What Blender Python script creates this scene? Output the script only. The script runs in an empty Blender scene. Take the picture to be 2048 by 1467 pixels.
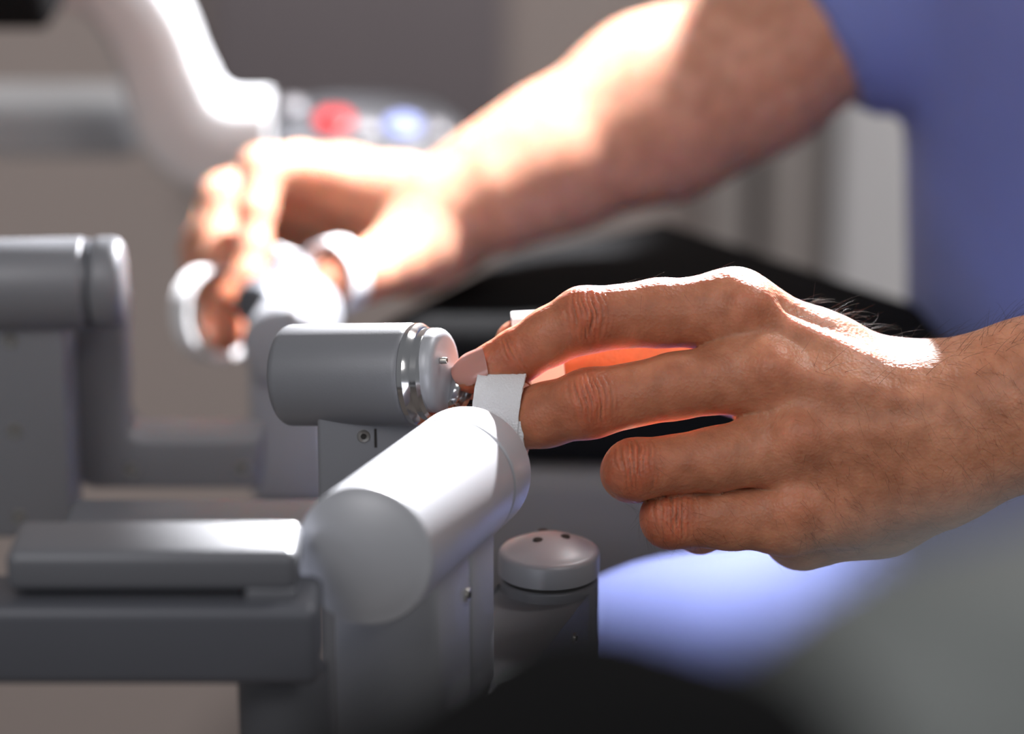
import bpy, bmesh, math, random
import numpy as np
from mathutils import Vector, Matrix
random.seed(5); rng = np.random.default_rng(5)
SC = bpy.context.scene
COL = SC.collection

# ------------------------------------------------------------------ camera
PITCH = math.radians(18.0)
FPX = 6600.0                                  # focal length in pixels of the 2048 wide frame
CAM = Vector((0.0, -0.951, 1.309))
RIGHT = Vector((1, 0, 0))
FWD = Vector((0, math.cos(PITCH), -math.sin(PITCH)))
UP = Vector((0, math.sin(PITCH), math.cos(PITCH)))
cd = bpy.data.cameras.new('camera'); co = bpy.data.objects.new('camera', cd); COL.objects.link(co)
co.location = CAM; co.rotation_euler = (math.pi/2 - PITCH, 0, 0)
cd.sensor_width = 36.0; cd.lens = 36.0*FPX/2048.0
cd.clip_start = 0.02; cd.clip_end = 50
cd.dof.use_dof = True; cd.dof.focus_distance = 0.998; cd.dof.aperture_fstop = 5.4
SC.camera = co

# ------------------------------------------------------------------ world, lights, exposure
SC.view_settings.view_transform = 'Standard'; SC.view_settings.look = 'None'
SC.view_settings.gamma = 1.0; SC.view_settings.use_curve_mapping = False
SC.view_settings.exposure = 0.0
w = bpy.data.worlds.new('world'); SC.world = w; w.use_nodes = True
w.node_tree.nodes['Background'].inputs[0].default_value = (0.93, 0.95, 1.0, 1)
w.node_tree.nodes['Background'].inputs[1].default_value = 0.19
def spot(name, aim, towards, dist, rad, energy, soft, blend, sx=1.0):
    """a spot beam: aimed at a point, lighting a disc of radius rad there (sx widens or narrows it sideways)"""
    L = Vector(towards).normalized()
    l = bpy.data.lights.new(name, 'SPOT'); o = bpy.data.objects.new(name, l); COL.objects.link(o)
    o.location = Vector(aim)+L*dist
    o.rotation_mode = 'QUATERNION'; o.rotation_quaternion = basis(L).to_quaternion()
    o.scale = (sx, 1, 1)
    l.spot_size = 2*math.atan(rad/dist); l.spot_blend = blend; l.shadow_soft_size = soft; l.energy = energy; l.color = (.98, .98, 1.0)
def basis(z, hint=Vector((0, 0, 1))):
    z = z.normalized()
    if abs(z.dot(hint)) > .98: hint = Vector((0, 1, 0))
    x = hint.cross(z).normalized(); y = z.cross(x)
    return Matrix((x, y, z)).transposed()
spot('beam_spot_near', CAM+Vector((.026, .986, -.287)), (.14, .90, .36), 1.5, .056, 950, .014, .30, 1.95)  # unseen spot standing in for the low beam from behind
spot('beam_spot_far', CAM+Vector((-.115, 1.40, -.34)), (.42, .06, .90), 2.0, .182, 1450, .022, .12)  # added second beam, confined to the far arm, rail and pod
spot('lap_fill_spot', CAM+Vector((.070, 1.15, -.44)), (-.05, .30, .95), 1.5, .066, 330, .02, .2)  # added spot that brightens just the lap
spot('housing_fill_spot', CAM+Vector((-.185, 1.130, -.300)), (.55, .62, .34), 1.6, .045, 900, .02, .3, 1.5)  # added spot for the highlight on the far motor housing
def area(name, loc, target, size, energy, color):
    l = bpy.data.lights.new(name, 'AREA'); o = bpy.data.objects.new(name, l); COL.objects.link(o)
    l.shape = 'SQUARE'; l.size = size; l.energy = energy; l.color = color
    o.location = loc; o.rotation_euler = (Vector(loc) - Vector(target)).to_track_quat('Z', 'Y').to_euler()
area('ceiling_lamp', (-0.9, -1.5, 2.55), (0.05, 0.0, 0.95), 1.0, 15, (1.0, 0.97, 0.95))
area('fill_lamp', (.75, -1.5, 2.1), (0.1, 0.0, 1.0), .45, 4.5, (1.0, .97, .95))
area('wall_fill', (0.9, .75, 2.5), (0.25, 1.75, 0.9), .5, 22, (1.0, 0.97, 0.95))  # added unseen area light brightening the back wall and door frame

# ------------------------------------------------------------------ helpers
def P(px, py, d):
    return CAM + RIGHT*((px-1024)/FPX*d) + UP*((733.5-py)/FPX*d) + FWD*d
def on_z(px, py, z):                           # the point at height z along the pixel's ray
    r = RIGHT*((px-1024)/FPX) + UP*((733.5-py)/FPX) + FWD
    return CAM + r*((z-CAM.z)/r.z)
def empty(name, loc, label, cat, group=None):
    o = bpy.data.objects.new(name, None); COL.objects.link(o); o.location = loc; o.empty_display_size = .02
    o['label'] = label; o['category'] = cat
    if group: o['group'] = group
    return o
def tag(o, label, cat, group=None):
    o['label'] = label; o['category'] = cat
    if group: o['group'] = group
    return o
def world_of(o):
    m = Matrix.Translation(o.location) if o.parent is None else world_of(o.parent) @ Matrix.Translation(o.location)
    return m
def link(name, me, mat, parent=None, smooth=True, angle=None):
    o = bpy.data.objects.new(name, me); COL.objects.link(o)
    if mat: me.materials.append(mat)
    if parent is not None:
        off = world_of(parent).translation
        me.transform(Matrix.Translation(-off)); o.parent = parent
    if smooth:
        for p in me.polygons: p.use_smooth = True
        if angle:
            me.update()
            bm = bmesh.new(); bm.from_mesh(me)
            for e in bm.edges:
                if len(e.link_faces) == 2 and e.calc_face_angle(0) > angle: e.smooth = False
            bm.to_mesh(me); bm.free()
    return o
def from_bm(name, bm, mat, parent=None, angle=math.radians(32), smooth=True):
    bmesh.ops.recalc_face_normals(bm, faces=bm.faces)
    me = bpy.data.meshes.new(name); bm.to_mesh(me); bm.free()
    return link(name, me, mat, parent, smooth, angle)
def lathe_bm(prof, a, axis, n=72, bm=None):
    """prof: (radius, distance along axis) from a; closed at ends where radius is 0."""
    bm = bm or bmesh.new(); B = basis(axis)
    rings = []
    for r, t in prof:
        if r < 1e-7: rings.append([bm.verts.new(a + B @ Vector((0, 0, t)))])
        else: rings.append([bm.verts.new(a + B @ Vector((r*math.cos(2*math.pi*k/n), r*math.sin(2*math.pi*k/n), t))) for k in range(n)])
    for r0, r1 in zip(rings, rings[1:]):
        for k in range(n):
            k2 = (k+1) % n
            if len(r0) == 1 and len(r1) == 1: continue
            if len(r0) == 1: bm.faces.new((r0[0], r1[k], r1[k2]))
            elif len(r1) == 1: bm.faces.new((r0[k], r1[0], r0[k2]))
            else: bm.faces.new((r0[k], r1[k], r1[k2], r0[k2]))
    return bm
def bev(r, b, t0, t1, n=5, dome0=0, dome1=0):
    """profile of a rounded-edge cylinder, ends slightly domed"""
    pr = [(0, t0-dome0)]
    if dome0:
        for k in range(1, 8):
            q = (r-b)*k/8; pr.append((q, t0-dome0*(1-(k/8)**2)))
    pr += [(r-b+b*math.sin(k/n*math.pi/2), t0+b-b*math.cos(k/n*math.pi/2)) for k in range(n+1)]
    pr += [(r-b+b*math.cos(k/n*math.pi/2), t1-b+b*math.sin(k/n*math.pi/2)) for k in range(n+1)]
    if dome1:
        for k in range(7, 0, -1):
            q = (r-b)*k/8; pr.append((q, t1+dome1*(1-(k/8)**2)))
    pr.append((0, t1+dome1))
    return pr
def box_bm(c, dims, rotz=0.0, b=0.002, seg=3, bm=None, M=None):
    bm = bm or bmesh.new()
    r = bmesh.ops.create_cube(bm, size=1.0)
    vs = r['verts']
    R = M if M is not None else Matrix.Rotation(rotz, 3, 'Z')
    for v in vs: v.co = Vector(c) + R @ Vector((v.co.x*dims[0], v.co.y*dims[1], v.co.z*dims[2]))
    if b > 0:
        es = list({e for v in vs for e in v.link_edges})
        bmesh.ops.bevel(bm, geom=es, offset=b, segments=seg, profile=.5, affect='EDGES')
    return bm
def prism_bm(pts, ext, b=0.003, seg=3):
    """closed outline (world points) extruded by the vector ext, edges rounded"""
    bm = bmesh.new(); n = len(pts)
    A = [bm.verts.new(p) for p in pts]; Bv = [bm.verts.new(Vector(p)+ext) for p in pts]
    f0 = bm.faces.new(A); f1 = bm.faces.new(list(reversed(Bv)))
    for k in range(n): bm.faces.new((A[k], Bv[k], Bv[(k+1) % n], A[(k+1) % n]))
    bmesh.ops.recalc_face_normals(bm, faces=bm.faces)
    if b:
        es = list(set(f0.edges) | set(f1.edges))
        bmesh.ops.bevel(bm, geom=es, offset=b, segments=seg, profile=.5, affect='EDGES')
    return bm
def catmull(pts, n=12):
    pts = [np.array(p, float) for p in pts]; Q = [2*pts[0]-pts[1]]+pts+[2*pts[-1]-pts[-2]]; out = []
    for i in range(1, len(Q)-2):
        for k in range(n):
            t = k/n; p0, p1, p2, p3 = Q[i-1:i+3]
            out.append(.5*((2*p1)+(-p0+p2)*t+(2*p0-5*p1+4*p2-p3)*t*t+(-p0+3*p1-3*p2+p3)*t**3))
    out.append(pts[-1]); return out

# ------------------------------------------------------------------ materials
def mat(name, base, rough=.5, metal=0.0, bump=None, var=0.0, vscale=20, coat=0, sheen=0, spec=.5):
    m = bpy.data.materials.new(name); m.use_nodes = True; nt = m.node_tree; b = nt.nodes['Principled BSDF']
    b.inputs['Base Color'].default_value = (*base, 1); b.inputs['Roughness'].default_value = rough
    b.inputs['Metallic'].default_value = metal; b.inputs['Coat Weight'].default_value = coat
    b.inputs['Sheen Weight'].default_value = sheen; b.inputs['Specular IOR Level'].default_value = spec
    tc = nt.nodes.new('ShaderNodeTexCoord')
    if var:
        nz = nt.nodes.new('ShaderNodeTexNoise'); nz.inputs['Scale'].default_value = vscale; nz.inputs['Detail'].default_value = 4
        nt.links.new(tc.outputs['Object'], nz.inputs['Vector'])
        mx = nt.nodes.new('ShaderNodeMix'); mx.data_type = 'RGBA'
        mx.inputs[6].default_value = (*[c*(1-var) for c in base], 1); mx.inputs[7].default_value = (*[min(1, c*(1+var)) for c in base], 1)
        nt.links.new(nz.outputs['Fac'], mx.inputs[0]); nt.links.new(mx.outputs[2], b.inputs['Base Color'])
    if bump:
        sc, st, dist = bump
        nz2 = nt.nodes.new('ShaderNodeTexNoise'); nz2.inputs['Scale'].default_value = sc; nz2.inputs['Detail'].default_value = 3
        nt.links.new(tc.outputs['Object'], nz2.inputs['Vector'])
        bp = nt.nodes.new('ShaderNodeBump'); bp.inputs['Strength'].default_value = st; bp.inputs['Distance'].default_value = dist
        nt.links.new(nz2.outputs['Fac'], bp.inputs['Height']); nt.links.new(bp.outputs['Normal'], b.inputs['Normal'])
    return m
ALU = mat('satin_anodised_aluminium', (.44, .45, .485), .42, .25, bump=(2600, .10, .0004), var=.03, vscale=30)
ALU2 = mat('shaded_grey_metal', (.225, .23, .252), .45, .2, bump=(1800, .08, .0004), var=.04)  # metal darkened: weaker ambient light on these parts is put into the colour
ALU3 = mat('shaded_dark_grey_metal', (.155, .16, .18), .42, .2, bump=(1500, .08, .0004), var=.05)  # darker again, shade around the lower-left bars put into the colour
STEEL = mat('polished_steel', (.72, .72, .73), .14, 1.0, var=.04, vscale=200)
SCREW = mat('screw_steel', (.52, .50, .46), .3, .95)
HOLE = mat('dark_recess', (.02, .018, .016), .7)
RUBBER = mat('black_rubber', (.018, .018, .019), .6, bump=(900, .2, .0005))
BLACKPAD = mat('black_padded_vinyl', (.009, .009, .0095), .8, spec=.06, bump=(700, .2, .0006), var=.1)
GREYSHELL = mat('grey_green_moulded_plastic', (.165, .18, .177), .5, bump=(900, .1, .0005), var=.04, vscale=6)
CREAM = mat('pale_grey_moulded_plastic', (.62, .63, .65), .40, 0, var=.02)
PODM = mat('charcoal_plastic', (.045, .045, .05), .42, var=.05)
PODT = mat('mid_grey_plastic', (.06, .06, .066), .42, var=.04)
PODH = mat('grey_plastic_pod_shell', (.17, .17, .18), .45, var=.04)
RED = mat('red_plastic_button', (.30, .014, .016), .35)
BLUE = mat('pale_blue_button', (.17, .20, .38), .3)
ALU4 = mat('slate_grey_metal', (.105, .11, .13), .45, .2, bump=(1500, .08, .0004), var=.05)
GREYB = mat('light_grey_button', (.15, .145, .155), .35)
WALL = mat('taupe_wall_paint', (.50, .425, .395), .85, bump=(300, .1, .001), var=.05, vscale=2)
FLOORM = mat('grey_brown_vinyl_floor', (.22, .19, .17), .6, var=.08, vscale=3)
WARMG = mat('warm_grey_moulded_plastic', (.20, .19, .187), .55, var=.05)
TRIM = mat('white_door_frame_paint', (.84, .83, .84), .5, var=.03)
DOORM = mat('beige_door_laminate', (.42, .38, .36), .6, var=.05)
DARKGAP = mat('dark_door_gap', (.10, .085, .085), .7)

def strap_mat():
    m = mat('white_woven_strap', (.80, .80, .82), .9, sheen=.4)
    nt = m.node_tree; b = nt.nodes['Principled BSDF']
    tc = nt.nodes['Texture Coordinate']
    nz = nt.nodes.new('ShaderNodeTexVoronoi'); nz.inputs['Scale'].default_value = 1500
    nt.links.new(tc.outputs['Object'], nz.inputs['Vector'])
    bp = nt.nodes.new('ShaderNodeBump'); bp.inputs['Strength'].default_value = .45; bp.inputs['Distance'].default_value = .0005
    nt.links.new(nz.outputs['Distance'], bp.inputs['Height']); nt.links.new(bp.outputs['Normal'], b.inputs['Normal'])
    b.inputs['Subsurface Weight'].default_value = .15; b.inputs['Subsurface Radius'].default_value = (.002, .002, .002); b.inputs['Subsurface Scale'].default_value = 1
    return m
STRAP = strap_mat()
def cloth_mat(name, base):
    m = mat(name, base, .85, sheen=.25, bump=(1200, .25, .0006), var=.06, vscale=25)
    return m
SCRUB = cloth_mat('blue_scrub_cotton', (.19, .235, .56))

def skin_mat():
    m = bpy.data.materials.new('skin'); m.use_nodes = True; nt = m.node_tree; b = nt.nodes['Principled BSDF']
    N = nt.nodes.new; L = nt.links.new
    tc = N('ShaderNodeTexCoord')
    at = N('ShaderNodeAttribute'); at.attribute_name = 'tint'
    nz = N('ShaderNodeTexNoise'); nz.inputs['Scale'].default_value = 160; nz.inputs['Detail'].default_value = 5; L(tc.outputs['Object'], nz.inputs['Vector'])
    nl = N('ShaderNodeTexNoise'); nl.inputs['Scale'].default_value = 45; nl.inputs['Detail'].default_value = 3; L(tc.outputs['Object'], nl.inputs['Vector'])
    ramp = N('ShaderNodeValToRGB'); L(nl.outputs['Fac'], ramp.inputs[0])
    ramp.color_ramp.elements[0].position = .30; ramp.color_ramp.elements[0].color = (.57, .26, .155, 1)
    ramp.color_ramp.elements[1].position = .72; ramp.color_ramp.elements[1].color = (.68, .34, .215, 1)
    mx = N('ShaderNodeMix'); mx.data_type = 'RGBA'; mx.blend_type = 'MULTIPLY'; mx.inputs[0].default_value = 1
    L(ramp.outputs[0], mx.inputs[6]); L(at.outputs['Color'], mx.inputs[7])
    r2 = N('ShaderNodeValToRGB'); L(nz.outputs['Fac'], r2.inputs[0])
    r2.color_ramp.elements[0].position = .3; r2.color_ramp.elements[0].color = (.80, .74, .70, 1)
    r2.color_ramp.elements[1].position = .65; r2.color_ramp.elements[1].color = (1.06, 1.06, 1.06, 1)
    mx2 = N('ShaderNodeMix'); mx2.data_type = 'RGBA'; mx2.blend_type = 'MULTIPLY'; mx2.inputs[0].default_value = 1
    L(mx.outputs[2], mx2.inputs[6]); L(r2.outputs[0], mx2.inputs[7]); L(mx2.outputs[2], b.inputs['Base Color'])
    b.inputs['Subsurface Weight'].default_value = 1.0
    b.inputs['Subsurface Radius'].default_value = (1.0, .25, .12); b.inputs['Subsurface Scale'].default_value = .0042
    b.inputs['Roughness'].default_value = .46; b.inputs['Specular IOR Level'].default_value = .42
    # fine skin cells and short creases
    v1 = N('ShaderNodeTexVoronoi'); v1.inputs['Scale'].default_value = 900; L(tc.outputs['Object'], v1.inputs['Vector'])
    v2 = N('ShaderNodeTexNoise'); v2.inputs['Scale'].default_value = 420; v2.inputs['Detail'].default_value = 4; L(tc.outputs['Object'], v2.inputs['Vector'])
    ma = N('ShaderNodeMath'); ma.operation = 'MULTIPLY_ADD'; ma.inputs[1].default_value = .6; L(v1.outputs['Distance'], ma.inputs[0]); L(v2.outputs['Fac'], ma.inputs[2])
    bp = N('ShaderNodeBump'); bp.inputs['Strength'].default_value = .42; bp.inputs['Distance'].default_value = .0006
    L(ma.outputs[0], bp.inputs['Height']); L(bp.outputs['Normal'], b.inputs['Normal'])
    return m
SKIN = skin_mat()
NAIL = mat('fingernail', (.52, .25, .21), .28, coat=.3)
NAIL.node_tree.nodes['Principled BSDF'].inputs['Subsurface Weight'].default_value = .5
NAIL.node_tree.nodes['Principled BSDF'].inputs['Subsurface Scale'].default_value = .002
HAIR = mat('dark_body_hair', (.035, .02, .013), .45)

# ------------------------------------------------------------------ implicit surfaces (camera millimetres: x right, y up, z depth)
def cm(px, py, d): return np.array([(px-1024)/FPX*d, (733.5-py)/FPX*d, d])*1000.0
def rc(p, q, r1, r2): return ('c', np.array(p, np.float32), np.array(q, np.float32), float(r1), float(r2))
def ell(c, axes, rad): return ('e', np.array(c, np.float32), np.array(axes, np.float32), np.array(rad, np.float32))
def prim_eval(pr, X):
    if pr[0] == 'c':
        _, p, q, r1, r2 = pr
        d = q-p; L2 = max(float(d @ d), 1e-6); Y = X-p
        t = np.clip((Y @ d)/L2, 0, 1)
        Z = Y-t[..., None]*d
        return np.sqrt(np.einsum('...i,...i->...', Z, Z))-(r1+(r2-r1)*t)
    _, c, A, r = pr
    Y = (X-c) @ A.T; k0 = np.sqrt(np.einsum('...i,...i->...', Y/r, Y/r)); k1 = np.sqrt(np.einsum('...i,...i->...', Y/(r*r), Y/(r*r)))
    return k0*(k0-1)/np.maximum(k1, 1e-6)
def smin(a, b, k):
    h = np.maximum(k-np.abs(a-b), 0)/k
    return np.minimum(a, b)-h*h*k*.25
def group_eval(prims, X, k):
    f = None
    for pr in prims:
        v = prim_eval(pr, X); f = v if f is None else smin(f, v, k)
    return f
class Shape:
    def __init__(s, core, kc, limbs, kl=2.5, kj=6.0, bumps=(), kb=3.0):
        s.core, s.kc, s.limbs, s.kl, s.kj, s.bumps, s.kb = core, kc, limbs, kl, kj, bumps, kb
    def __call__(s, X):
        f = group_eval(s.core, X, s.kc)
        base = f.copy()
        for l in s.limbs:
            f = np.minimum(f, smin(base, group_eval(l, X, s.kl), s.kj))
        for b in s.bumps: f = smin(f, prim_eval(b, X), s.kb)
        return f
    def prims(s): return list(s.core)+[p for l in s.limbs for p in l]+list(s.bumps)
def bounds(prims):
    lo = np.full(3, 1e9); hi = -lo
    for p in prims:
        if p[0] == 'c':
            for c, r in ((p[1], p[3]), (p[2], p[4])): lo = np.minimum(lo, c-r); hi = np.maximum(hi, c+r)
        else: lo = np.minimum(lo, p[1]-p[3].max()); hi = np.maximum(hi, p[1]+p[3].max())
    return lo, hi
def surface_nets(fn, prims, h, pad=4):
    lo, hi = bounds(prims); lo = lo-pad; hi = hi+pad
    n = np.ceil((hi-lo)/h).astype(int)+1
    xs = [(lo[i]+h*np.arange(n[i])).astype(np.float32) for i in range(3)]
    # coarse pass finds the slabs worth evaluating; evaluate blockwise
    F = np.full(n, 1e3, np.float32); B = 16
    for i in range(0, n[0], B):
        for j in range(0, n[1], B):
            for k in range(0, n[2], B):
                sx, sy, sz = xs[0][i:i+B], xs[1][j:j+B], xs[2][k:k+B]
                c = np.array([[sx.mean(), sy.mean(), sz.mean()]], np.float32)
                rad = .5*math.sqrt((sx[-1]-sx[0])**2+(sy[-1]-sy[0])**2+(sz[-1]-sz[0])**2)+h
                v = float(fn(c)[0])
                if abs(v) > rad*1.3+8: F[i:i+B, j:j+B, k:k+B] = v; continue
                G = np.stack(np.meshgrid(sx, sy, sz, indexing='ij'), -1)
                F[i:i+B, j:j+B, k:k+B] = fn(G)
    S = F < 0
    cnt = np.zeros(tuple(n-1), np.int8)
    corners = [(a, b, c) for a in (0, 1) for b in (0, 1) for c in (0, 1)]
    sl = lambda a, m: slice(a, m-1+a)
    for a, b, c in corners: cnt += S[sl(a, n[0]), sl(b, n[1]), sl(c, n[2])]
    act = (cnt > 0) & (cnt < 8)
    idx = np.argwhere(act); vid = np.full(act.shape, -1, np.int64); vid[act] = np.arange(len(idx))
    acc = np.zeros((len(idx), 3)); num = np.zeros(len(idx))
    for a in corners:
        for ax in range(3):
            if a[ax]: continue
            b = list(a); b[ax] = 1
            fa = F[tuple((idx+a).T)]; fb = F[tuple((idx+b).T)]; m = (fa < 0) != (fb < 0)
            t = np.where(m, fa/np.where(m, fa-fb, 1), 0)
            p = np.array(a, float)[None] + t[:, None]*(np.array(b)-np.array(a))[None]
            acc[m] += p[m]; num[m] += 1
    V = lo+h*(idx+acc/np.maximum(num, 1)[:, None])
    faces = []
    for ax in range(3):
        u, v = (ax+1) % 3, (ax+2) % 3
        s0 = [slice(None)]*3; s1 = [slice(None)]*3; s0[ax] = slice(0, n[ax]-1); s1[ax] = slice(1, n[ax])
        ch = S[tuple(s0)] != S[tuple(s1)]
        e = np.argwhere(ch); e = e[(e[:, u] > 0) & (e[:, v] > 0) & (e[:, u] < n[u]-1) & (e[:, v] < n[v]-1)]
        ins = S[tuple(e.T)]
        def cell(du, dv):
            c = e.copy(); c[:, u] += du; c[:, v] += dv; return vid[tuple(c.T)]
        q = np.stack([cell(-1, -1), cell(0, -1), cell(0, 0), cell(-1, 0)], 1)
        q[~ins] = q[~ins][:, ::-1]
        faces.append(q)
    Fq = np.concatenate(faces); Fq = Fq[(Fq >= 0).all(1)]
    for _ in range(2): V = project(fn, V)[0]
    return V, Fq
def project(fn, V):
    X = V.astype(np.float32); e = .25
    f = fn(X); g = np.stack([fn(X+np.eye(3, dtype=np.float32)[i]*e)-fn(X-np.eye(3, dtype=np.float32)[i]*e) for i in range(3)], 1)/(2*e)
    gl = np.maximum(np.linalg.norm(g, axis=1), .3)
    N = g/gl[:, None]
    return V-np.clip(f/gl, -1.5, 1.5)[:, None]*N, N
def subdivide(V, Fq):
    """one flat (linear) quad subdivision"""
    n = len(V); E = np.concatenate([np.stack([Fq[:, k], Fq[:, (k+1) % 4]], 1) for k in range(4)])
    Es = np.sort(E, 1); U, inv = np.unique(Es, axis=0, return_inverse=True); inv = inv.reshape(4, -1)
    mid = V[U].mean(1); cen = V[Fq].mean(1)
    VV = np.concatenate([V, mid, cen]); m = n+inv; c = n+len(U)+np.arange(len(Fq))
    Q = np.concatenate([np.stack([Fq[:, k], m[k], c, m[(k-1) % 4]], 1) for k in range(4)])
    return VV, Q
RCM = np.array([list(RIGHT), list(UP), list(FWD)])
def to_world(V): return (V/1000.0) @ RCM + np.array(CAM)
def np_mesh(name, V, Fq, tint=None):
    me = bpy.data.meshes.new(name)
    me.vertices.add(len(V)); me.vertices.foreach_set('co', V.astype(np.float32).ravel())
    me.loops.add(Fq.size); me.loops.foreach_set('vertex_index', Fq.astype(np.int32).ravel())
    me.polygons.add(len(Fq)); me.polygons.foreach_set('loop_start', np.arange(0, Fq.size, 4, dtype=np.int32)); me.polygons.foreach_set('loop_total', np.full(len(Fq), 4, np.int32))
    me.update(calc_edges=True); me.validate()
    if tint is not None:
        a = me.color_attributes.new('tint', 'FLOAT_COLOR', 'POINT')
        a.data.foreach_set('color', np.concatenate([tint, np.ones((len(tint), 1))], 1).astype(np.float32).ravel())
    return me
def noise3(X, s, seed):
    """cheap smooth noise: a sum of random plane waves"""
    r = np.random.default_rng(seed); out = np.zeros(len(X))
    for _ in range(14):
        d = r.normal(size=3); d /= np.linalg.norm(d); out += np.sin((X @ d)*s*r.uniform(.6, 1.5)+r.uniform(0, 6.28))
    return out/14**.5

# ================================================================== the setting
def quad(name, pts, m, kind='structure'):
    bm = bmesh.new(); bm.faces.new([bm.verts.new(p) for p in pts])
    o = from_bm(name, bm, m, smooth=False); o['kind'] = kind; return o
def slab(name, c, dims, m, b=.0):
    o = from_bm(name, box_bm(c, dims, 0, b), m); o['kind'] = 'structure'; return o
YW = 1.75
PANEL = mat('dark_grey_wall_panel', (.255, .222, .235), .8, var=.04)
slab('floor', (0, 0.2, -0.05), (6, 6, .1), FLOORM)
slab('wall_back', (0, YW+.05, 1.4), (6, .1, 2.9), WALL)
# door with its frame on the right of the back wall
def wall_x(px): return on_plane_y(px, 400, YW-.02).x
def on_plane_y(px, py, y):
    r = RIGHT*((px-1024)/FPX) + UP*((733.5-py)/FPX) + FWD
    return CAM + r*((y-CAM.y)/r.y)
pa, pb = on_plane_y(425, 340, YW-.02), on_plane_y(1010, -300, YW-.02)
slab('trim_3', ((pa.x+pb.x)/2, YW-.01, (pa.z+pb.z)/2), (pb.x-pa.x, .03, pb.z-pa.z), PANEL, .004)
x0, x1, x2 = wall_x(1490), wall_x(1665), wall_x(1840)
slab('trim_1', ((x1+x2)/2, YW-.03, 1.05), (x2-x1, .06, 2.1), TRIM, .006)
slab('trim_2', ((x0+wall_x(1410))/2, YW-.02, 1.05), (x0-wall_x(1410), .04, 2.1), DOORM, .004)
dr = slab('door_1', ((x0+x1)/2+.006, YW-.012, 1.05), (x1-x0-.022, .03, 2.1), DOORM, .003)
from_bm('door_gap', box_bm(((x0+x1)/2, YW-.001, 1.05), (x1-x0, .012, 2.1), 0, 0), DARKGAP, dr)

# ================================================================== console pieces behind
armrest_z = P(1060, 545, 1.42).z
pts = [on_z(740, 640, armrest_z), on_z(1010, 500, armrest_z), on_z(1330, 430, armrest_z), on_z(1850, 600, armrest_z), on_z(1900, 660, armrest_z), on_z(1450, 655, armrest_z)]
cz = empty('elbow_rest', P(1200, 700, 1.45), 'black padded elbow rest of the console running beneath the far forearm', 'elbow rest')
from_bm('pad', prism_bm([p for p in pts], Vector((0, 0, -.062)), .010, 4), BLACKPAD, cz)
pl = [p+Vector((0, .004, -.064)) for p in pts]
cen = sum(pl, Vector())/len(pl)
from_bm('shell', prism_bm([cen+(p-cen)*.97 for p in pl], Vector((0, 0, -.070)), .012, 3), WARMG, cz)

# control pod, its face tilted toward the user
pc = P(736, 256, 1.60); TL = math.radians(22)
pn = Vector((0, -math.sin(TL), math.cos(TL))); pu = Vector((0, math.cos(TL), math.sin(TL)))
def on_pod(px, py, h=0.0):
    r = RIGHT*((px-1024)/FPX) + UP*((733.5-py)/FPX) + FWD
    return CAM + r*((pc+pn*h-CAM).dot(pn)/r.dot(pn))
pod = empty('control_pod', pc-Vector((0, 0, .05)), 'dark grey oval control pod with round buttons behind the far hand', 'control panel')
RX, RY = .0475, .0310
def oval(rx, ry, z, n=64, e=2.3):
    out = []
    for k in range(n):
        a = 2*math.pi*k/n; c, s_ = math.cos(a), math.sin(a)
        out.append(pc+RIGHT*(rx*math.copysign(abs(c)**(2/e), c))+pu*(ry*math.copysign(abs(s_)**(2/e), s_))+pn*z)
    return out
from_bm('housing', prism_bm(oval(RX, RY, -.040), pn*.040, .006, 4), PODH, pod)
from_bm('rim', prism_bm(oval(RX*.95, RY*.93, -.002), pn*.004, .0015, 2), PODM, pod)
from_bm('top_panel', prism_bm(oval(RX*.86, RY*.80, 0), pn*.003, .001, 2), PODT, pod)
for px, py, r, m, lab in ((585, 217, .0062, GREYB, 'light grey button'), (668, 246, .0095, RED, 'red stop button'), (730, 262, .0062, GREYB, 'light grey button'),
                          (806, 256, .0092, BLUE, 'pale blue lit button'), (872, 264, .0060, GREYB, 'light grey button')):
    c = on_pod(px, py, .004)
    o = from_bm('button', lathe_bm(bev(r, .0015, 0, .006, 4, 0, .001), c-pn*.003, pn, 40), m, pod); o['label'] = lab
    from_bm('bezel', lathe_bm([(r+.0004, 0), (r+.0016, 0), (r+.0018, .002), (r+.0014, .003), (r+.0004, .003)], c-pn*.003, pn, 40), PODM, o)

# S-shaped rail arm: outline in a vertical plane, extruded in depth
dS = 1.55
path = catmull([(-150, -70), (50, -66), (198, -36), (282, 55), (328, 168), (372, 252), (440, 292), (532, 296)], 10)
Y0 = P(400, 250, dS).y
ra = empty('support_rail', P(400, 250, dS), 'pale grey S-curved console rail descending to the control pod', 'console rail')
bm = bmesh.new(); rings = []
wd_, dp_, rd_ = .0188, .021, .006
prof = []
for cx_, cy_, a0 in ((1, 1, 0), (-1, 1, 90), (-1, -1, 180), (1, -1, 270)):
    for k in range(6):
        a = math.radians(a0+18*k); prof.append((cx_*(wd_-rd_)+rd_*math.cos(a), cy_*(dp_-rd_)+rd_*math.sin(a)))
for i, p in enumerate(path):
    t = path[min(i+1, len(path)-1)]-path[max(i-1, 0)]; t /= np.linalg.norm(t); nv = RIGHT*t[1]+Vector((0, 0, 1))*t[0]
    c = on_plane_y(p[0], p[1], Y0)+Vector((0, dp_, 0))
    ws = min(1, max(0, (p[1]-120)/150)); rings.append([bm.verts.new(c+nv*(u*(1+.22*ws)-.003*ws)+Vector((0, v, 0))) for u, v in prof])
for r0, r1 in zip(rings, rings[1:]):
    for k in range(len(prof)): bm.faces.new((r0[k], r1[k], r1[(k+1) % len(prof)], r0[(k+1) % len(prof)]))
bm.faces.new(rings[0]); bm.faces.new(rings[-1])
from_bm('rail_shell', bm, CREAM, ra)
q0, q1 = P(-150, 240, 1.66), P(285, 236, 1.66)
from_bm('cross_bar', box_bm((q0+q1)/2, ((q1-q0).length, .05, .031), 0, .009, 4), CREAM, ra)
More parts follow.
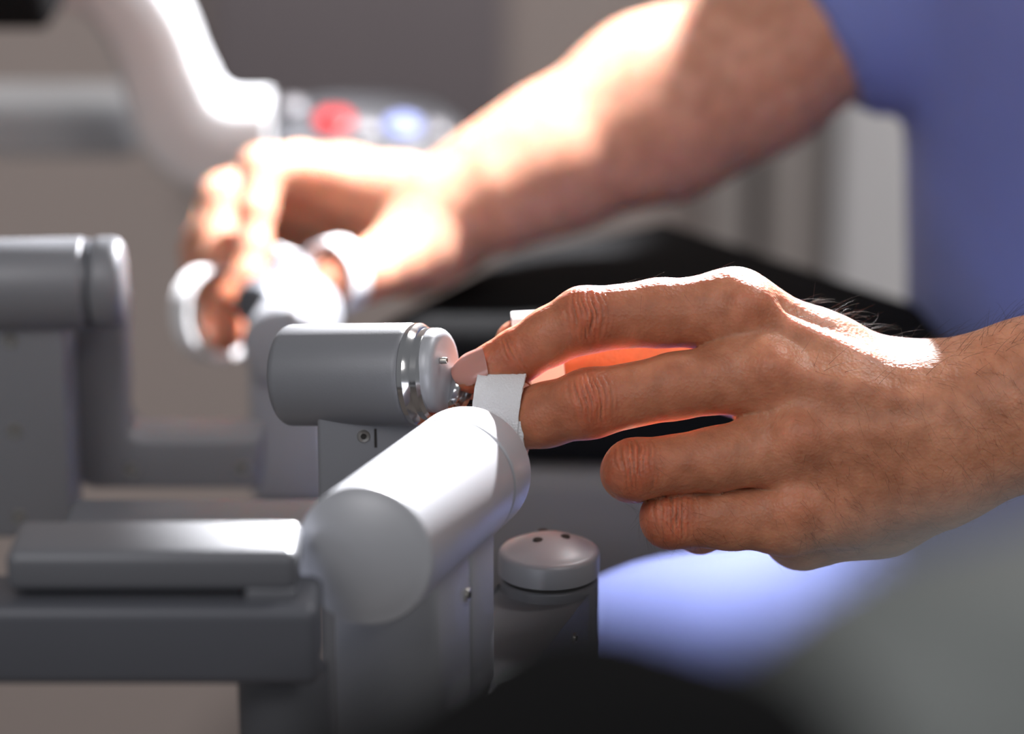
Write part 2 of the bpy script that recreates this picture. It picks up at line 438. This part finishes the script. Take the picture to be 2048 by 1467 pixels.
q = P(0, 5, 1.5)
tb = from_bm('rail_grip', box_bm(q+Vector((-.03, -.01, .012)), (.115, .05, .036), 0, .006, 3), BLACKPAD, None)
tag(tb, 'black block at the upper left end of the rail arm', 'grip')

# ================================================================== hand controllers
def screw(c, nrm, r, parent, slot=True):
    B = basis(nrm)
    o = from_bm('screw', lathe_bm([(0, -.0004), (r*.4, -.0004), (r*.45, .0005), (r*.85, .0006), (r, .0001), (r, -.0015), (0, -.0015)], c, nrm, 24), SCREW, parent)
    if slot: from_bm('socket', lathe_bm([(0, .0008), (r*.42, .0008), (r*.42, -.001), (0, -.001)], c, nrm, 6), HOLE, o)
    return o

# ---- near controller
hc = empty('hand_controller', P(840, 1300, .98), 'sharp pale aluminium hand controller gripped by the near hand', 'hand controller', None)
Pf, Pn = P(938, 938, .988), P(727, 1112, .892)
ax = (Pf-Pn); LEN = ax.length; ax.normalize(); RA = .0194
A = from_bm('motor_housing', lathe_bm(bev(RA, .0010, 0, LEN-.0187, 6, .0042), Pn, ax, 128), ALU, hc)
from_bm('seam_ring', lathe_bm([(0, LEN-.0190), (RA-.0013, LEN-.0192), (RA-.0013, LEN-.0172), (0, LEN-.0176)], Pn, ax, 96), HOLE, A)
from_bm('end_cap', lathe_bm(bev(RA, .0009, LEN-.0176, LEN, 5, 0, .0004), Pn, ax, 128), ALU, A)
# post below it, aligned with the housing's heading
axh = Vector((ax.x, ax.y, 0)).normalized(); yaw = math.atan2(axh.y, axh.x)
side = Vector((axh.y, -axh.x, 0))            # to the viewer's right
mid = Pn+ax*(LEN*.49)
pw, plen = .0305, .058
cpt = Vector((mid.x, mid.y, 0))
top = mid.z-.006; bot = top-.155
Rm = Matrix((axh, -side, Vector((0, 0, 1)))).transposed()
def obox(name, along, across, z0, z1, la, lc, m, b, parent, seg=3):
    c = cpt+axh*along+side*across+Vector((0, 0, (z0+z1)/2))
    return from_bm(name, box_bm(c, (la, lc, z1-z0), 0, b, seg, M=Rm), m, parent)
post = obox('support_post', -.012, -.001, bot, top, .034, pw, ALU, .0022, hc)
obox('post_cover', .0175, -.001, bot, top, .0240, pw, ALU, .0012, hc)
sc_pt = cpt+axh*(.0005)+side*(pw/2-.001)+Vector((0, 0, top-.018))
screw(sc_pt+side*.0002, side, .0022, post)
screw(sc_pt+Vector((0, 0, -.075)), side, .0022, post)

# second housing (the grip housing)
Bl, Br = P(570, 750, 1.034), P(838, 748, 1.018)
bx = (Br-Bl); BL = bx.length; bx.normalize(); RB = .0159
gh = from_bm('grip_housing', lathe_bm(bev(RB, .0030, 0, BL, 6, .001), Bl, bx, 128), ALU2, hc)
from_bm('chrome_ring', lathe_bm([(0, BL-.001), (RB*.99, BL-.001), (RB*.995, BL+.0006), (RB*.93, BL+.0022), (RB*.90, BL+.0026), (RB*.90, BL+.0046), (RB*.84, BL+.0056), (0, BL+.0056)], Bl, bx, 96), STEEL, gh)
cB = Bl+bx*(BL+.002)
from_bm('nose_cap', lathe_bm(bev(RB*.82, .003, 0, .0072, 6, 0, .0006), cB+Vector((0, 0, .0012)), bx, 96), ALU, gh)
for dy, dz in ((.0035, .008), (-.005, .006)):
    c = cB+bx*.0069+Vector((0, dy, dz)); screw(c-Vector((0, .0, 0)), bx, .0010, gh, False)
# grip shaft and paddles
g0, g1 = P(893, 772, 1.018), P(948, 784, 1.022)
from_bm('grip_shaft', lathe_bm([(0, 0), (.0062, 0), (.0066, .001), (.0066, .002), (.0048, .0026), (.0048, .0040), (.0064, .0045), (.0064, .006), (.0040, .0065), (.0040, (g1-g0).length), (0, (g1-g0).length)], g0, (g1-g0), 48), STEEL, gh)
pd0, pd1 = P(948, 770, 1.029), P(1130, 752, 1.036)
def paddle(a, b, wd, th, m, name, par):
    d = (b-a); ln = d.length; z = d.normalized(); B = basis(z, FWD)
    return from_bm(name, box_bm((a+b)/2, (wd, th, ln), 0, .0012, 3, M=B), m, par)
paddle(pd0, pd1, .011, .003, CREAM, 'grip_paddle', hc)
paddle(P(915, 792, 1.022), P(985, 800, 1.026), .004, .008, RUBBER, 'grip_hinge', hc)
# bracket below the grip housing
c0 = P(635, 860, 1.022)
bw = .034
br = from_bm('bracket', box_bm(Vector((c0.x+bw/2, c0.y+.013, c0.z-.05)), (bw, .026, .125), 0, .0012, 3), ALU2, hc)
s1 = P(727, 874, 1.0215); s1.y = c0.y-.0001
screw(s1, Vector((0, -1, 0)), .0021, br)
from_bm('slot', box_bm(Vector((P(751, 876, 1.0225).x, c0.y, P(751, 876, 1.0225).z)), (.0007, .0008, .006), 0, 0), HOLE, br)

# pivot post with domed cap on the right, arm running toward the camera
pvz = P(1098, 1108, 1.045).z
pv = on_z(1098, 1108, pvz); RP = .0160
post2 = from_bm('pivot_post', lathe_bm(bev(RP*.985, .001, -.115, -.0075, 3), pv, Vector((0, 0, 1)), 96), ALU2, hc)
from_bm('seal_ring', lathe_bm([(0, -.0076), (RP*.93, -.0076), (RP*.93, -.0058), (0, -.0058)], pv, Vector((0, 0, 1)), 96), RUBBER, post2)
cap = from_bm('pivot_cap', lathe_bm([(0, -.0060), (RP, -.0060), (RP, 0)]+[(RP-.0022+.0022*math.cos(k/5*math.pi/2), .0022*math.sin(k/5*math.pi/2)) for k in range(1, 6)]+[((RP-.0022)*k/8, (.0022+.0042*(1-(k/8)**2))) for k in range(7, -1, -1)], pv, Vector((0, 0, 1)), 96), ALU, post2)
for px, py in ((1076, 1082), (1086, 1058), (1130, 1075)):
    c = on_z(px, py, pv.z+.0054)
    q = ((c-pv).xy.length/(RP-.0022)); c.z = pv.z+.0022+.0042*(1-q*q)
    from_bm('screw_hole', lathe_bm([(0, .0002), (.0014, .0003), (.0016, .0001), (.0016, -.001), (0, -.001)], c, Vector((0, 0, 1)), 24), HOLE, post2)
ae = P(880, 1400, .95)
ad = Vector((ae.x-pv.x, ae.y-pv.y, 0)); al = ad.length; ad.normalize(); an = Vector((-ad.y, ad.x, 0))
Rm2 = Matrix((ad, an, Vector((0, 0, 1)))).transposed()
from_bm('link_arm', box_bm(Vector((pv.x, pv.y, pv.z-.030))+ad*(al/2), (al, RP*1.86, .038), 0, .0012, 3, M=Rm2), ALU2, hc)
s2 = P(1132, 1275, 1.028)
sd = -an if (-an).dot(-FWD) > 0 else an
base = Vector((pv.x, pv.y, 0)); s2 = base+ad*((s2-base).dot(ad))+sd*(RP*.93+.0001)+Vector((0, 0, s2.z))
screw(s2, sd, .0019, hc)

# long bars at the lower left, nearer than the grip
def bar(name, xl, xr, y_top, d, h, dep, m, b, parent):
    a, c = P(xl, y_top, d), P(xr, y_top, d)
    return from_bm(name, box_bm(Vector(((a.x+c.x)/2, a.y+dep/2, a.z-h/2)), (c.x-a.x, dep, h), 0, b, 5), m, parent)
bar('upper_bar', 8, 594, 1106, .866, .0115, .026, ALU3, .0032, hc)
bar('bar_joint', 490, 590, 1180, .868, .0062, .022, ALU3, .0008, hc)
bar('lower_bar', -150, 636, 1216, .864, .0226, .026, ALU4, .0035, hc)
e0 = P(560, 1120, .866)
from_bm('bar_knuckle', lathe_bm(bev(.0125, .002, -.105, -.034, 5), Vector((P(553, 1200, .872).x, e0.y+.02, e0.z-.004)), Vector((0, 0, 1)), 64), ALU3, hc)

# ---- far controller
fc = empty('hand_controller', P(400, 1050, 1.25), 'blurred grey hand controller held by the far hand, on the left', 'hand controller', None)
dD = 1.17
D0, D1 = P(-120, 572, dD), P(178, 566, dD)
dx = (D1-D0); DL = dx.length; dx.normalize(); RD = .0165
dh = from_bm('motor_housing', lathe_bm(bev(RD, .0015, 0, DL-.0012, 4), D0, dx, 96), ALU2, fc)
from_bm('seam_ring', lathe_bm([(0, DL-.0015), (RD*.97, DL-.0015), (RD*.97, DL+.0005), (0, DL+.0005)], D0, dx, 64), ALU3, dh)
from_bm('end_cap', lathe_bm(bev(RD, .0045, DL, DL+.0128, 6, 0, .0008), D0, dx, 96), ALU2, dh)
a, b_ = P(-90, 640, dD), P(130, 640, dD)
zb = P(60, 1125, dD).z
from_bm('support_post', box_bm(Vector(((a.x+b_.x)/2, a.y+.012, (a.z+zb)/2)), (b_.x-a.x, .030, a.z-zb), 0, .002, 3), ALU2, fc)
for py in (680, 880, 1075):
    s = P(22, py, dD); s.y = a.y-.0032; screw(s, Vector((0, -1, 0)), .0026, fc, False)
# U bracket: vertical plate under the cap and a bar across to the far post
dU = 1.21
v0, v1 = P(148, 620, dU), P(252, 985, dU)
h1 = P(520, 985, dU)
bmU = []
pp = [(150, 600), (250, 600), (250, 850), (262, 872), (285, 880), (520, 880), (520, 978), (185, 978), (162, 968), (150, 945)]
yU = P(200, 800, dU).y
from_bm('u_bracket', prism_bm([on_plane_y(x, y, yU) for x, y in pp], Vector((0, .026, 0)), .002, 3), ALU2, fc)
for px, py in ((265, 940), (487, 935)):
    s = on_plane_y(px, py, yU-.0002); screw(s, Vector((0, -1, 0)), .0026, fc, False)
dC = 1.30
a, b_ = P(497, 720, dC), P(650, 720, dC); zt, zb = P(560, 690, dC).z, P(560, 1030, dC).z
from_bm('grip_post', box_bm(Vector(((a.x+b_.x)/2, a.y+.012, (zt+zb)/2)), (b_.x-a.x, .030, zt-zb), 0, .003, 3), ALU, fc)
from_bm('post_base', box_bm(Vector(((a.x+b_.x)/2, a.y+.014, zb-.004)), ((b_.x-a.x)*.9, .026, .010), 0, .002, 3), ALU3, fc)
c0, c1 = P(562, 694, dC-.015), P(620, 604, dC+.045)
cx = (c1-c0); CL = cx.length; cx.normalize(); RC = .0160
gf = from_bm('grip_housing', lathe_bm(bev(RC, .003, 0, CL, 6, .0008), c0, cx, 96), ALU, fc)
from_bm('hub', lathe_bm(bev(.012, .002, 0, .030, 5), P(515, 625, dC+.02), (P(560, 590, dC+.03)-P(515, 625, dC+.02)), 48), ALU3, fc)
s = P(556, 628, dC-.012); screw(c0+Vector((.004, 0, .014))-cx*.0009, -cx, .0016, gf, False)
from_bm('knob', lathe_bm(bev(.006, .002, 0, .012, 5), P(556, 552, dC+.05), (P(570, 515, dC+.05)-P(556, 552, dC+.05)), 32), CREAM, fc)
# base link behind the near bars
a, c = P(110, 1065, 1.08), P(640, 1052, 1.10)
from_bm('base_link', box_bm((a+c)/2+Vector((0, .012, -.012)), ((c-a).length, .05, .02), 0, .004, 4), ALU3, fc)

# ---- straps: flat bands closed round a finger
def strap(name, c, axis, r_in, r_out2, width, th, parent, squash=(1, 1), hint=Vector((0, 0, 1)), span=(0, 2*math.pi), n=56, wob=.00015):
    B = basis(axis, hint); bm = bmesh.new(); rings = []
    closed = span[1]-span[0] > 6.2
    m = 7
    for k in range(n if closed else n+1):
        a = span[0]+(span[1]-span[0])*k/n; row = []
        prof = [(r_in, -width/2+width*j/(m-1)) for j in range(m)]+[(r_in+th, width/2-width*j/(m-1)) for j in range(m)]
        for r, t in prof:
            t2 = t+wob*random.uniform(-1, 1); r2 = r
            row.append(bm.verts.new(c+B @ Vector((r2*math.cos(a)*squash[0], r2*math.sin(a)*squash[1], t2))))
        rings.append(row)
    K = len(rings)
    for k in range(K if closed else K-1):
        r0, r1 = rings[k], rings[(k+1) % K]
        for j in range(len(r0)): bm.faces.new((r0[j], r1[j], r1[(j+1) % len(r0)], r0[(j+1) % len(r0)]))
    if not closed: bm.faces.new(rings[0]); bm.faces.new(rings[-1])
    o = from_bm(name, bm, STRAP, parent, math.radians(50)); o['label'] = 'white woven finger strap'
    return o

# ================================================================== the surgeon
FD = 1.0
def J(px, py, dz, base=FD): return cm(px, py, base+dz/1000.0)
def RR(rpx, dz, base=FD): return rpx/FPX*(base+dz/1000.0)*1000.0
def chain(pts, base=FD):
    out = []
    for a, b in zip(pts, pts[1:]): out.append(rc(J(*a[:3], base), J(*b[:3], base), RR(a[3], a[2], base), RR(b[3], b[2], base)))
    return out
# near hand: (px, py, depth mm, radius px)
idx_f = [(1470, 622, 14, 80), (1320, 625, 12, 66), (1168, 640, 9, 64), (1100, 672, 11, 56), (1036, 711, 14, 52), (985, 735, 15, 45), (944, 749, 15, 38)]
mid_f = [(1520, 745, 8, 80), (1350, 772, 5, 64), (1180, 806, 3, 68), (1090, 830, 10, 62), (1005, 850, 18, 57), (930, 872, 26, 50), (890, 885, 31, 44)]
rng_f = [(1590, 885, 8, 80), (1430, 918, 3, 62), (1268, 938, 0, 59), (1262, 944, 14, 57), (1330, 962, 36, 52), (1420, 965, 40, 44)]
lit_f = [(1575, 1030, 13, 72), (1460, 1035, 10, 62), (1342, 1036, 8, 59), (1340, 1040, 20, 54), (1400, 1056, 38, 48), (1480, 1040, 42, 40)]
thumb = [(1800, 820, 42, 95), (1500, 752, 62, 85), (1230, 715, 56, 66), (1130, 705, 50, 66), (1040, 690, 45, 52)]
palm = []
palm += chain([(1470, 622, 14, 80), (1640, 722, 21, 88), (1815, 790, 23, 96), (2060, 742, 12, 98), (2340, 690, 14, 132), (2700, 640, 20, 170)])
palm += chain([(1520, 745, 8, 80), (1680, 795, 8, 90), (1850, 830, 8, 100), (2060, 800, 8, 110), (2340, 770, 10, 150)])
palm += chain([(1590, 880, 8, 82), (1720, 880, 9, 92), (1870, 890, 11, 105), (2060, 845, 12, 110), (2340, 820, 14, 150), (2700, 780, 20, 200)])
palm += chain([(1575, 1030, 13, 76), (1700, 990, 15, 92), (1860, 935, 16, 112), (2060, 855, 16, 104)])
palm += chain([(1605, 1058, 32, 84), (1760, 1005, 32, 98), (1900, 920, 24, 104)])
palm += chain([(1560, 800, 30, 100), (1760, 850, 30, 110)])
def surf(px, py, dz, r): return rc(J(px, py, dz), J(px, py, dz), RR(r, dz), RR(r, dz))
bumps = [surf(1500, 612, 4, 42), surf(1548, 738, -2, 46), surf(1602, 872, -3, 48), surf(1592, 1012, 5, 42),
         rc(J(1550, 640, 4), J(1740, 735, 4), RR(14, 0), RR(12, 0)), rc(J(1600, 752, -4), J(1810, 800, -6), RR(14, 0), RR(12, 0)), rc(J(1650, 872, -4), J(1830, 850, -6), RR(13, 0), RR(12, 0))]
near = Shape(palm, 9.0, [chain(idx_f), chain(mid_f), chain(rng_f), chain(lit_f), chain(thumb)], 3.0, 5.5, bumps, 5.0)
nV, nF = surface_nets(near, near.prims(), 1.15)
nV, nF = subdivide(nV, nF)
nV, nN = project(near, nV)
# creases and small relief
def crease(V, N, a, b, dorsal, lines, half, curve=.012):
    """lines: (offset along the finger mm, depth mm, width mm) across the back of a joint"""
    a, b = np.array(a), np.array(b); ax_ = (b-a)/np.linalg.norm(b-a)
    Y = V-a; u = Y @ ax_; X = Y-u[:, None]*ax_; side_ = np.cross(ax_, dorsal); side_ /= np.linalg.norm(side_)
    v = X @ side_; near_ = np.linalg.norm(X, axis=1) < half*1.35
    face = np.clip((N @ dorsal)*1.6+.1, 0, 1)*near_
    disp = np.zeros(len(V)); wob = noise3(V, .55, 3)*.35+noise3(V, 1.5, 8)*.12
    for off, dep, wd in lines:
        cu = off*(1-.28*(v/half)**2)
        disp -= dep*(1+.6*noise3(V, .5, int(off*10)+90))*np.exp(-((u-cu+wob)/wd)**2)*np.exp(-(v/(half*.85))**4)
    return disp*face, np.exp(-(u/7.0)**2)*face
dors = np.array([0, .15, -1.0]); dors /= np.linalg.norm(dors)
disp = np.zeros(len(nV)); red = np.zeros(len(nV))
PIPL = [(-6.4, .3, .45), (-4.4, .5, .45), (-2.5, .75, .42), (-.9, .95, .45), (.9, 1.0, .48), (2.4, .75, .42), (4.2, .55, .45), (6.0, .32, .4), (7.6, .2, .4)]
for f, ji in ((idx_f, 2), (mid_f, 2), (rng_f, 2), (lit_f, 2)):
    a, b = J(*f[ji][:3]), J(*f[ji-1][:3])
    dd = dors if f in (idx_f, mid_f) else np.array([-.65, .1, -.75])
    dp, mk = crease(nV, nN, a, b, dd/np.linalg.norm(dd), PIPL, RR(64, 0)); disp += dp; red = np.maximum(red, mk*.9)
for f, ji in ((idx_f, 4),):
    dp, mk = crease(nV, nN, J(*f[ji][:3]), J(*f[ji-1][:3]), dors, [(-2.4, .3, .4), (-.8, .6, .4), (.8, .7, .4), (2.4, .4, .4)], RR(52, 0)); disp += dp; red = np.maximum(red, mk*.8)
disp += noise3(nV, .28, 11)*.10+noise3(nV, .9, 12)*.012
# long fine folds across the back of the hand
fold = np.clip(noise3(nV*np.array([2.6, .7, 1]), .75, 21), -2, 2)
palmmask = 1/(1+np.exp(-((nV[:, 0]-55)/6)))
disp += fold*.03*palmmask
nV = nV+nN*disp[:, None]
def tipw(f, R=11):
    c = J(*f[-1][:3]); return np.exp(-(np.linalg.norm(nV-c, axis=1)/R)**2)
for f in (idx_f,): red = np.maximum(red, tipw(f, 12))
for f in (rng_f, lit_f):
    c = J(f[2][0]-30, f[2][1], f[2][2]); red = np.maximum(red, 1.0*np.exp(-(np.linalg.norm(nV-c, axis=1)/11)**2))
for px, py, dz in ((1502, 600, 0), (1550, 735, -5), (1604, 872, -5), (1594, 1010, 2)):
    red = np.maximum(red, .35*np.exp(-(np.linalg.norm(nV-J(px, py, dz), axis=1)/11)**2))
red = np.clip(red, 0, 1)[:, None]
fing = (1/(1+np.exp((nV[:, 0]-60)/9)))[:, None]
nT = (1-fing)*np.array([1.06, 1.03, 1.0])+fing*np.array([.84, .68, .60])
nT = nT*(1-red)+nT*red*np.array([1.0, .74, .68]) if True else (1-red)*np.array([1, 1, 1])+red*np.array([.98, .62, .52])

# far hand and arm, coarser; depth base 1.38 m
FB = 1.38
f_thumb = [(850, 485, -8, 84), (790, 520, -20, 70), (732, 545, -32, 58), (668, 560, -44, 52)]
f_idx = [(690, 362, 22, 66), (600, 340, 14, 52), (524, 338, 4, 46), (512, 420, -4, 37), (506, 490, -8, 34), (495, 552, -12, 33), (462, 594, -14, 30)]
f_mid = [(640, 380, 46, 72), (540, 372, 44, 58), (452, 400, 36, 50), (440, 470, 30, 44), (440, 560, 18, 42), (445, 640, 4, 40), (452, 668, 0, 38)]
f_rng = [(650, 410, 66, 70), (540, 415, 66, 56), (440, 440, 58, 48), (408, 500, 48, 44), (410, 560, 38, 42), (440, 600, 36, 38)]
f_lit = [(680, 450, 80, 64), (590, 470, 80, 50), (510, 480, 72, 44), (490, 530, 62, 40), (530, 560, 58, 36)]
fcore = chain([(890, 425, 0, 108), (1000, 372, 0, 124), (1110, 318, 2, 144), (1320, 216, 6, 184), (1500, 138, 10, 172), (1740, 4, 10, 152)], FB)
fcore += chain([(890, 440, 18, 96), (800, 395, 20, 76), (690, 362, 22, 66)], FB)
fcore += chain([(890, 450, 30, 96), (780, 430, 48, 84), (645, 395, 50, 70)], FB)
fcore += chain([(885, 460, 30, 90), (790, 480, 66, 80), (680, 450, 74, 62)], FB)
fcore += chain([(890, 430, -2, 100), (848, 490, -6, 86), (822, 530, 10, 70)], FB)
far = Shape(fcore, 10.0, [chain(f, FB) for f in (f_thumb, f_idx, f_mid, f_rng, f_lit)], 3.0, 6.0)
fV, fF = surface_nets(far, far.prims(), 2.2)
fV, fN = project(far, fV); fV = fV+fN*(noise3(fV, .12, 5)*.35)[:, None]
fT = np.ones((len(fV), 3))*np.array([1.14, 1.25, 1.42])  # far skin lightened: strong light and bounced fill put into the tint
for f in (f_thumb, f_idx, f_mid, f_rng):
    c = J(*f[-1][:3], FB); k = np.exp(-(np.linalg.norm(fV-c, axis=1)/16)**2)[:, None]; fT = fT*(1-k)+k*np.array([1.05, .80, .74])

# trunk, shoulders, neck, near upper arm (mostly out of frame), same body mesh
def WC(x, y, z):                                # world metres -> camera millimetres
    p = Vector((x, y, z))-CAM; return np.array([p.dot(RIGHT), p.dot(UP), p.dot(FWD)])*1000
elbow_n = WC(.40, .10, 1.06); near_wr = J(2500, 690, 14)
sh_n, sh_f = WC(.37, .24, 1.29), WC(.37, .60, 1.29)
tor = [rc(WC(.313, .43, .80), WC(.298, .43, 1.10), 125, 122), rc(WC(.298, .43, 1.10), WC(.310, .43, 1.20), 122, 118), rc(sh_n, sh_f, 70, 70), rc(WC(.36, .43, 1.29), WC(.39, .44, 1.46), 60, 56)]
narm = [rc(near_wr, elbow_n, 28, 42), rc(elbow_n, sh_n, 42, 56)]
farm = [rc(J(1740, 4, 10, FB), sh_f, 32, 50)]
headp = [ell(WC(.38, .44, 1.58), np.eye(3), np.array([92, 105, 78]))]
body = Shape([(p[0], p[1], p[2], p[3]-12, p[4]-12) for p in tor[:2]]+tor[2:], 50, [narm, farm, headp], 25, 25)
bV, bF = surface_nets(body, body.prims(), 9.0, 12)
bT = np.ones((len(bV), 3))
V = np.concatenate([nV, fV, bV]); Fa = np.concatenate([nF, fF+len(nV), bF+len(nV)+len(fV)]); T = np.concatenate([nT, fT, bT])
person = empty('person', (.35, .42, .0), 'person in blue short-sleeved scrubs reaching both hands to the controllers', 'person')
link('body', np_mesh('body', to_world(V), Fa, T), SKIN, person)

# shirt: trunk and two sleeves cut square at the hems
def offs(prims, d): return [(p[0], p[1], p[2], p[3]+d, p[4]+d) for p in prims]
hem_a, hem_b = J(1655, 60, 10, FB), J(1790, -18, 10, FB)
sl_f = [rc(J(1560, 115, 10, FB), hem_b, 38, 38.5), rc(hem_b, sh_f, 38.5, 66)]
sl_n = [rc(elbow_n*.45+sh_n*.55, sh_n, 62, 72)]
shirt0 = Shape(offs(tor[:3], 11), 60, [sl_f, sl_n], 20, 30)
axf = np.array(sh_f)*0+(hem_b-hem_a); axf /= np.linalg.norm(axf)
axn = (sh_n-elbow_n)/np.linalg.norm(sh_n-elbow_n)
tc_ = WC(.36, .42, 1.2)
hn = (elbow_n*.4+sh_n*.6)
torso_only = offs(tor[:3], 11)
def shirt(X):
    f = group_eval(torso_only, X, 60)
    df = -((X-hem_a.astype(np.float32)) @ axf.astype(np.float32)); dn = -((X-hn.astype(np.float32)) @ axn.astype(np.float32))
    f = smin(f, np.maximum(group_eval(sl_f, X, 15), df), 24)
    return smin(f, np.maximum(group_eval(sl_n, X, 15), dn), 24)
sV, sF = surface_nets(shirt, shirt0.prims(), 5.0, 14)
_, sN = project(shirt, sV)
sV = sV+sN*(noise3(sV*np.array([1.0, .35, 1.0]), .040, 31)*3.0+noise3(sV, .09, 32)*.8)[:, None]
link('scrub_shirt', np_mesh('scrub_shirt', to_world(sV), sF), SCRUB, person)
# trousers: two thighs
kn_n, kn_f = WC(.073, .19, .782), WC(.10, .56, .64)
hp_n, hp_f = WC(.42, .33, .79), WC(.42, .53, .69)
tr = Shape([rc(hp_n, hp_f, 105, 105)], 40, [[rc(hp_n, kn_n, 90, 72), rc(kn_n, WC(.08, .19, .35), 70, 55)], [rc(hp_f, kn_f, 90, 72), rc(kn_f, WC(.12, .58, .35), 70, 55)]], 30, 40)
tV, tF = surface_nets(tr, tr.prims(), 8.0, 14)
_, tN = project(tr, tV)
tV = tV+tN*(noise3(tV*np.array([.5, 1, 1]), .05, 41)*3.0)[:, None]
link('scrub_trousers', np_mesh('scrub_trousers', to_world(tV), tF), SCRUB, person)

# fingernail of the index finger
def camv(v): return Vector(RCM.T @ np.array(v))
tip_c = Vector(to_world(np.array([J(946, 736, 15)]))[0])
dirn = Vector(to_world(np.array([J(950, 748, 19)]))[0])-Vector(to_world(np.array([J(1036, 711, 14)]))[0]); dirn.normalize()
nrmv = camv((-.35, .35, -.87)); nrmv = (nrmv-dirn*nrmv.dot(dirn)).normalized(); sidev = nrmv.cross(dirn)
bm = bmesh.new(); cen_ = Vector(to_world(np.array([J(953, 744, 15)]))[0]); G = []
rn = RR(41, 18)/1000
for i in range(13):
    row = []
    for j in range(13):
        u, v = i/12*2-1, j/12*2-1
        uu = u*math.sqrt(1-.5*v*v*.6); ang = v*.95*math.sqrt(max(0, 1-.35*u*u*u*u))
        taper = 1-.18*max(0, u)**2
        row.append(bm.verts.new(cen_+dirn*(uu*.0064-.0002)+(nrmv*math.cos(ang)+sidev*math.sin(ang))*(rn*taper*(1.02-.10*max(0, u)**2)+.0003)))
    G.append(row)
for i in range(12):
    for j in range(12): bm.faces.new((G[i][j], G[i+1][j], G[i+1][j+1], G[i][j+1]))
nl = from_bm('fingernail', bm, NAIL, person, None)

# hairs of the near hand and wrist, and of the far forearm
def hairs(name, V, N, dens, length, dirv, r, lift=.35):
    cu = bpy.data.curves.new(name, 'CURVE'); cu.dimensions = '3D'; cu.bevel_depth = r; cu.bevel_resolution = 0
    W = to_world(V); NW = N @ RCM
    dw = np.array(dirv) @ RCM
    off = np.array(world_of(person).translation)
    for i in np.nonzero(rng.random(len(V)) < dens)[0]:
        n = NW[i]; d = dw+rng.normal(size=3)*.35; d = d-n*(d @ n); d /= max(np.linalg.norm(d), 1e-6)
        L0 = length*rng.uniform(.5, 1.15); curl = rng.normal(size=3)*.25
        s = cu.splines.new('POLY'); s.points.add(4); p = W[i]-n*.0003-off
        for k in range(5):
            t = k/4
            q = p+d*L0*t+n*L0*lift*(t-.45*t*t)+curl*L0*t*t*.4
            s.points[k].co = (*q, 1); s.points[k].radius = 1-.75*t
    o = bpy.data.objects.new(name, cu); COL.objects.link(o); cu.materials.append(HAIR); o.parent = person; o['kind'] = 'stuff'
    return o
def sp(px, py): return (px-1024)/FPX*1000, (733.5-py)/FPX*1000
x, y = nV[:, 0], nV[:, 1]; facing = nN[:, 2] < .35
def blob(px, py, rx, ry):
    cx_, cy_ = sp(px, py); return np.exp(-(((x-cx_)/(rx/6.6))**2+((y-cy_)/(ry/6.6))**2))
dens = (.012*blob(1680, 1040, 90, 60)+.006*blob(1700, 950, 120, 120)+.010*blob(1950, 800, 180, 170)+.004*blob(1320, 940, 70, 30)+.010*blob(1360, 1040, 90, 40)+.0035*blob(1300, 560, 90, 30))*facing
topm = (nN[:, 1] > .55)*(x > sp(1590, 0)[0])*(x < sp(2060, 0)[0])
hairs('arm_hair', nV, nN, dens*3.2, .0080, (.55, -.75, 0), .000032)
hairs('arm_hair', nV, nN, topm*.012, .010, (.8, .3, 0), .000045, .9)
fm = (fN[:, 1] > .3)*(fV[:, 0] > (1000-1024)/FPX*1380)*(fV[:, 0] < (1420-1024)/FPX*1380)
hairs('arm_hair', fV, fN, fm*.05, .016, (.2, .9, -.2), .00005, .7)

# straps round the fingers
ctr = Vector(to_world(np.array([J(1003, 818, 15)]))[0])
axm = Vector(to_world(np.array([J(1060, 838, 12)]))[0])-Vector(to_world(np.array([J(950, 866, 22)]))[0])
axm = (RIGHT*.98+UP*(-.11)+FWD*(-.15)).normalized()
strap('finger_strap', ctr, axm, .0106, 0, .0146, .0011, hc, (1.0, 1.18), UP)
strap('strap_tail', ctr+axm*.0046, axm, .0102, 0, .0090, .0011, hc, (1.0, 1.16), UP, (math.radians(192), math.radians(300)))
tst = Vector(to_world(np.array([J(1070, 690, 46)]))[0])
strap('finger_strap', tst, (RIGHT+UP*.05).normalized(), .0098, 0, .014, .0012, hc, (1, 1), UP)
ft = Vector(to_world(np.array([J(668, 554, -42, FB)]))[0])
strap('finger_strap', ft, (RIGHT*.55+UP*.2+FWD*.75).normalized(), .0134, 0, .011, .0013, fc, (1, 1.08))
fi = Vector(to_world(np.array([J(428, 626, 6, FB)]))[0])
strap('finger_strap', fi, (RIGHT*.62+UP*(-.05)+FWD*(-.75)).normalized(), .0164, 0, .012, .0014, fc, (1, 1.12))

# ================================================================== very near, out of focus: padded console edge
ne = empty('console_edge', P(1500, 1500, .36), 'grey and black padded console edge looming in the near foreground', 'console')
fgp = [rc(cm(1860, 1540, .36), cm(2500, 1340, .38), 20, 28), rc(cm(1860, 1540, .36), cm(1580, 1610, .36), 20, 15)]
fg = Shape(fgp, 20, [])
gV, gF = surface_nets(fg, fg.prims(), 2.0, 8)
link('grey_shell', np_mesh('grey_shell', to_world(gV), gF), GREYSHELL, ne)
fbp = [rc(cm(1480, 1530, .33), cm(1160, 1490, .33), 12.6, 12), rc(cm(1160, 1490, .33), cm(640, 1640, .33), 12, 10.5)]
fb = Shape(fbp, 15, [])
gV, gF = surface_nets(fb, fb.prims(), 2.0, 8)
link('black_pad', np_mesh('black_pad', to_world(gV), gF), BLACKPAD, ne)
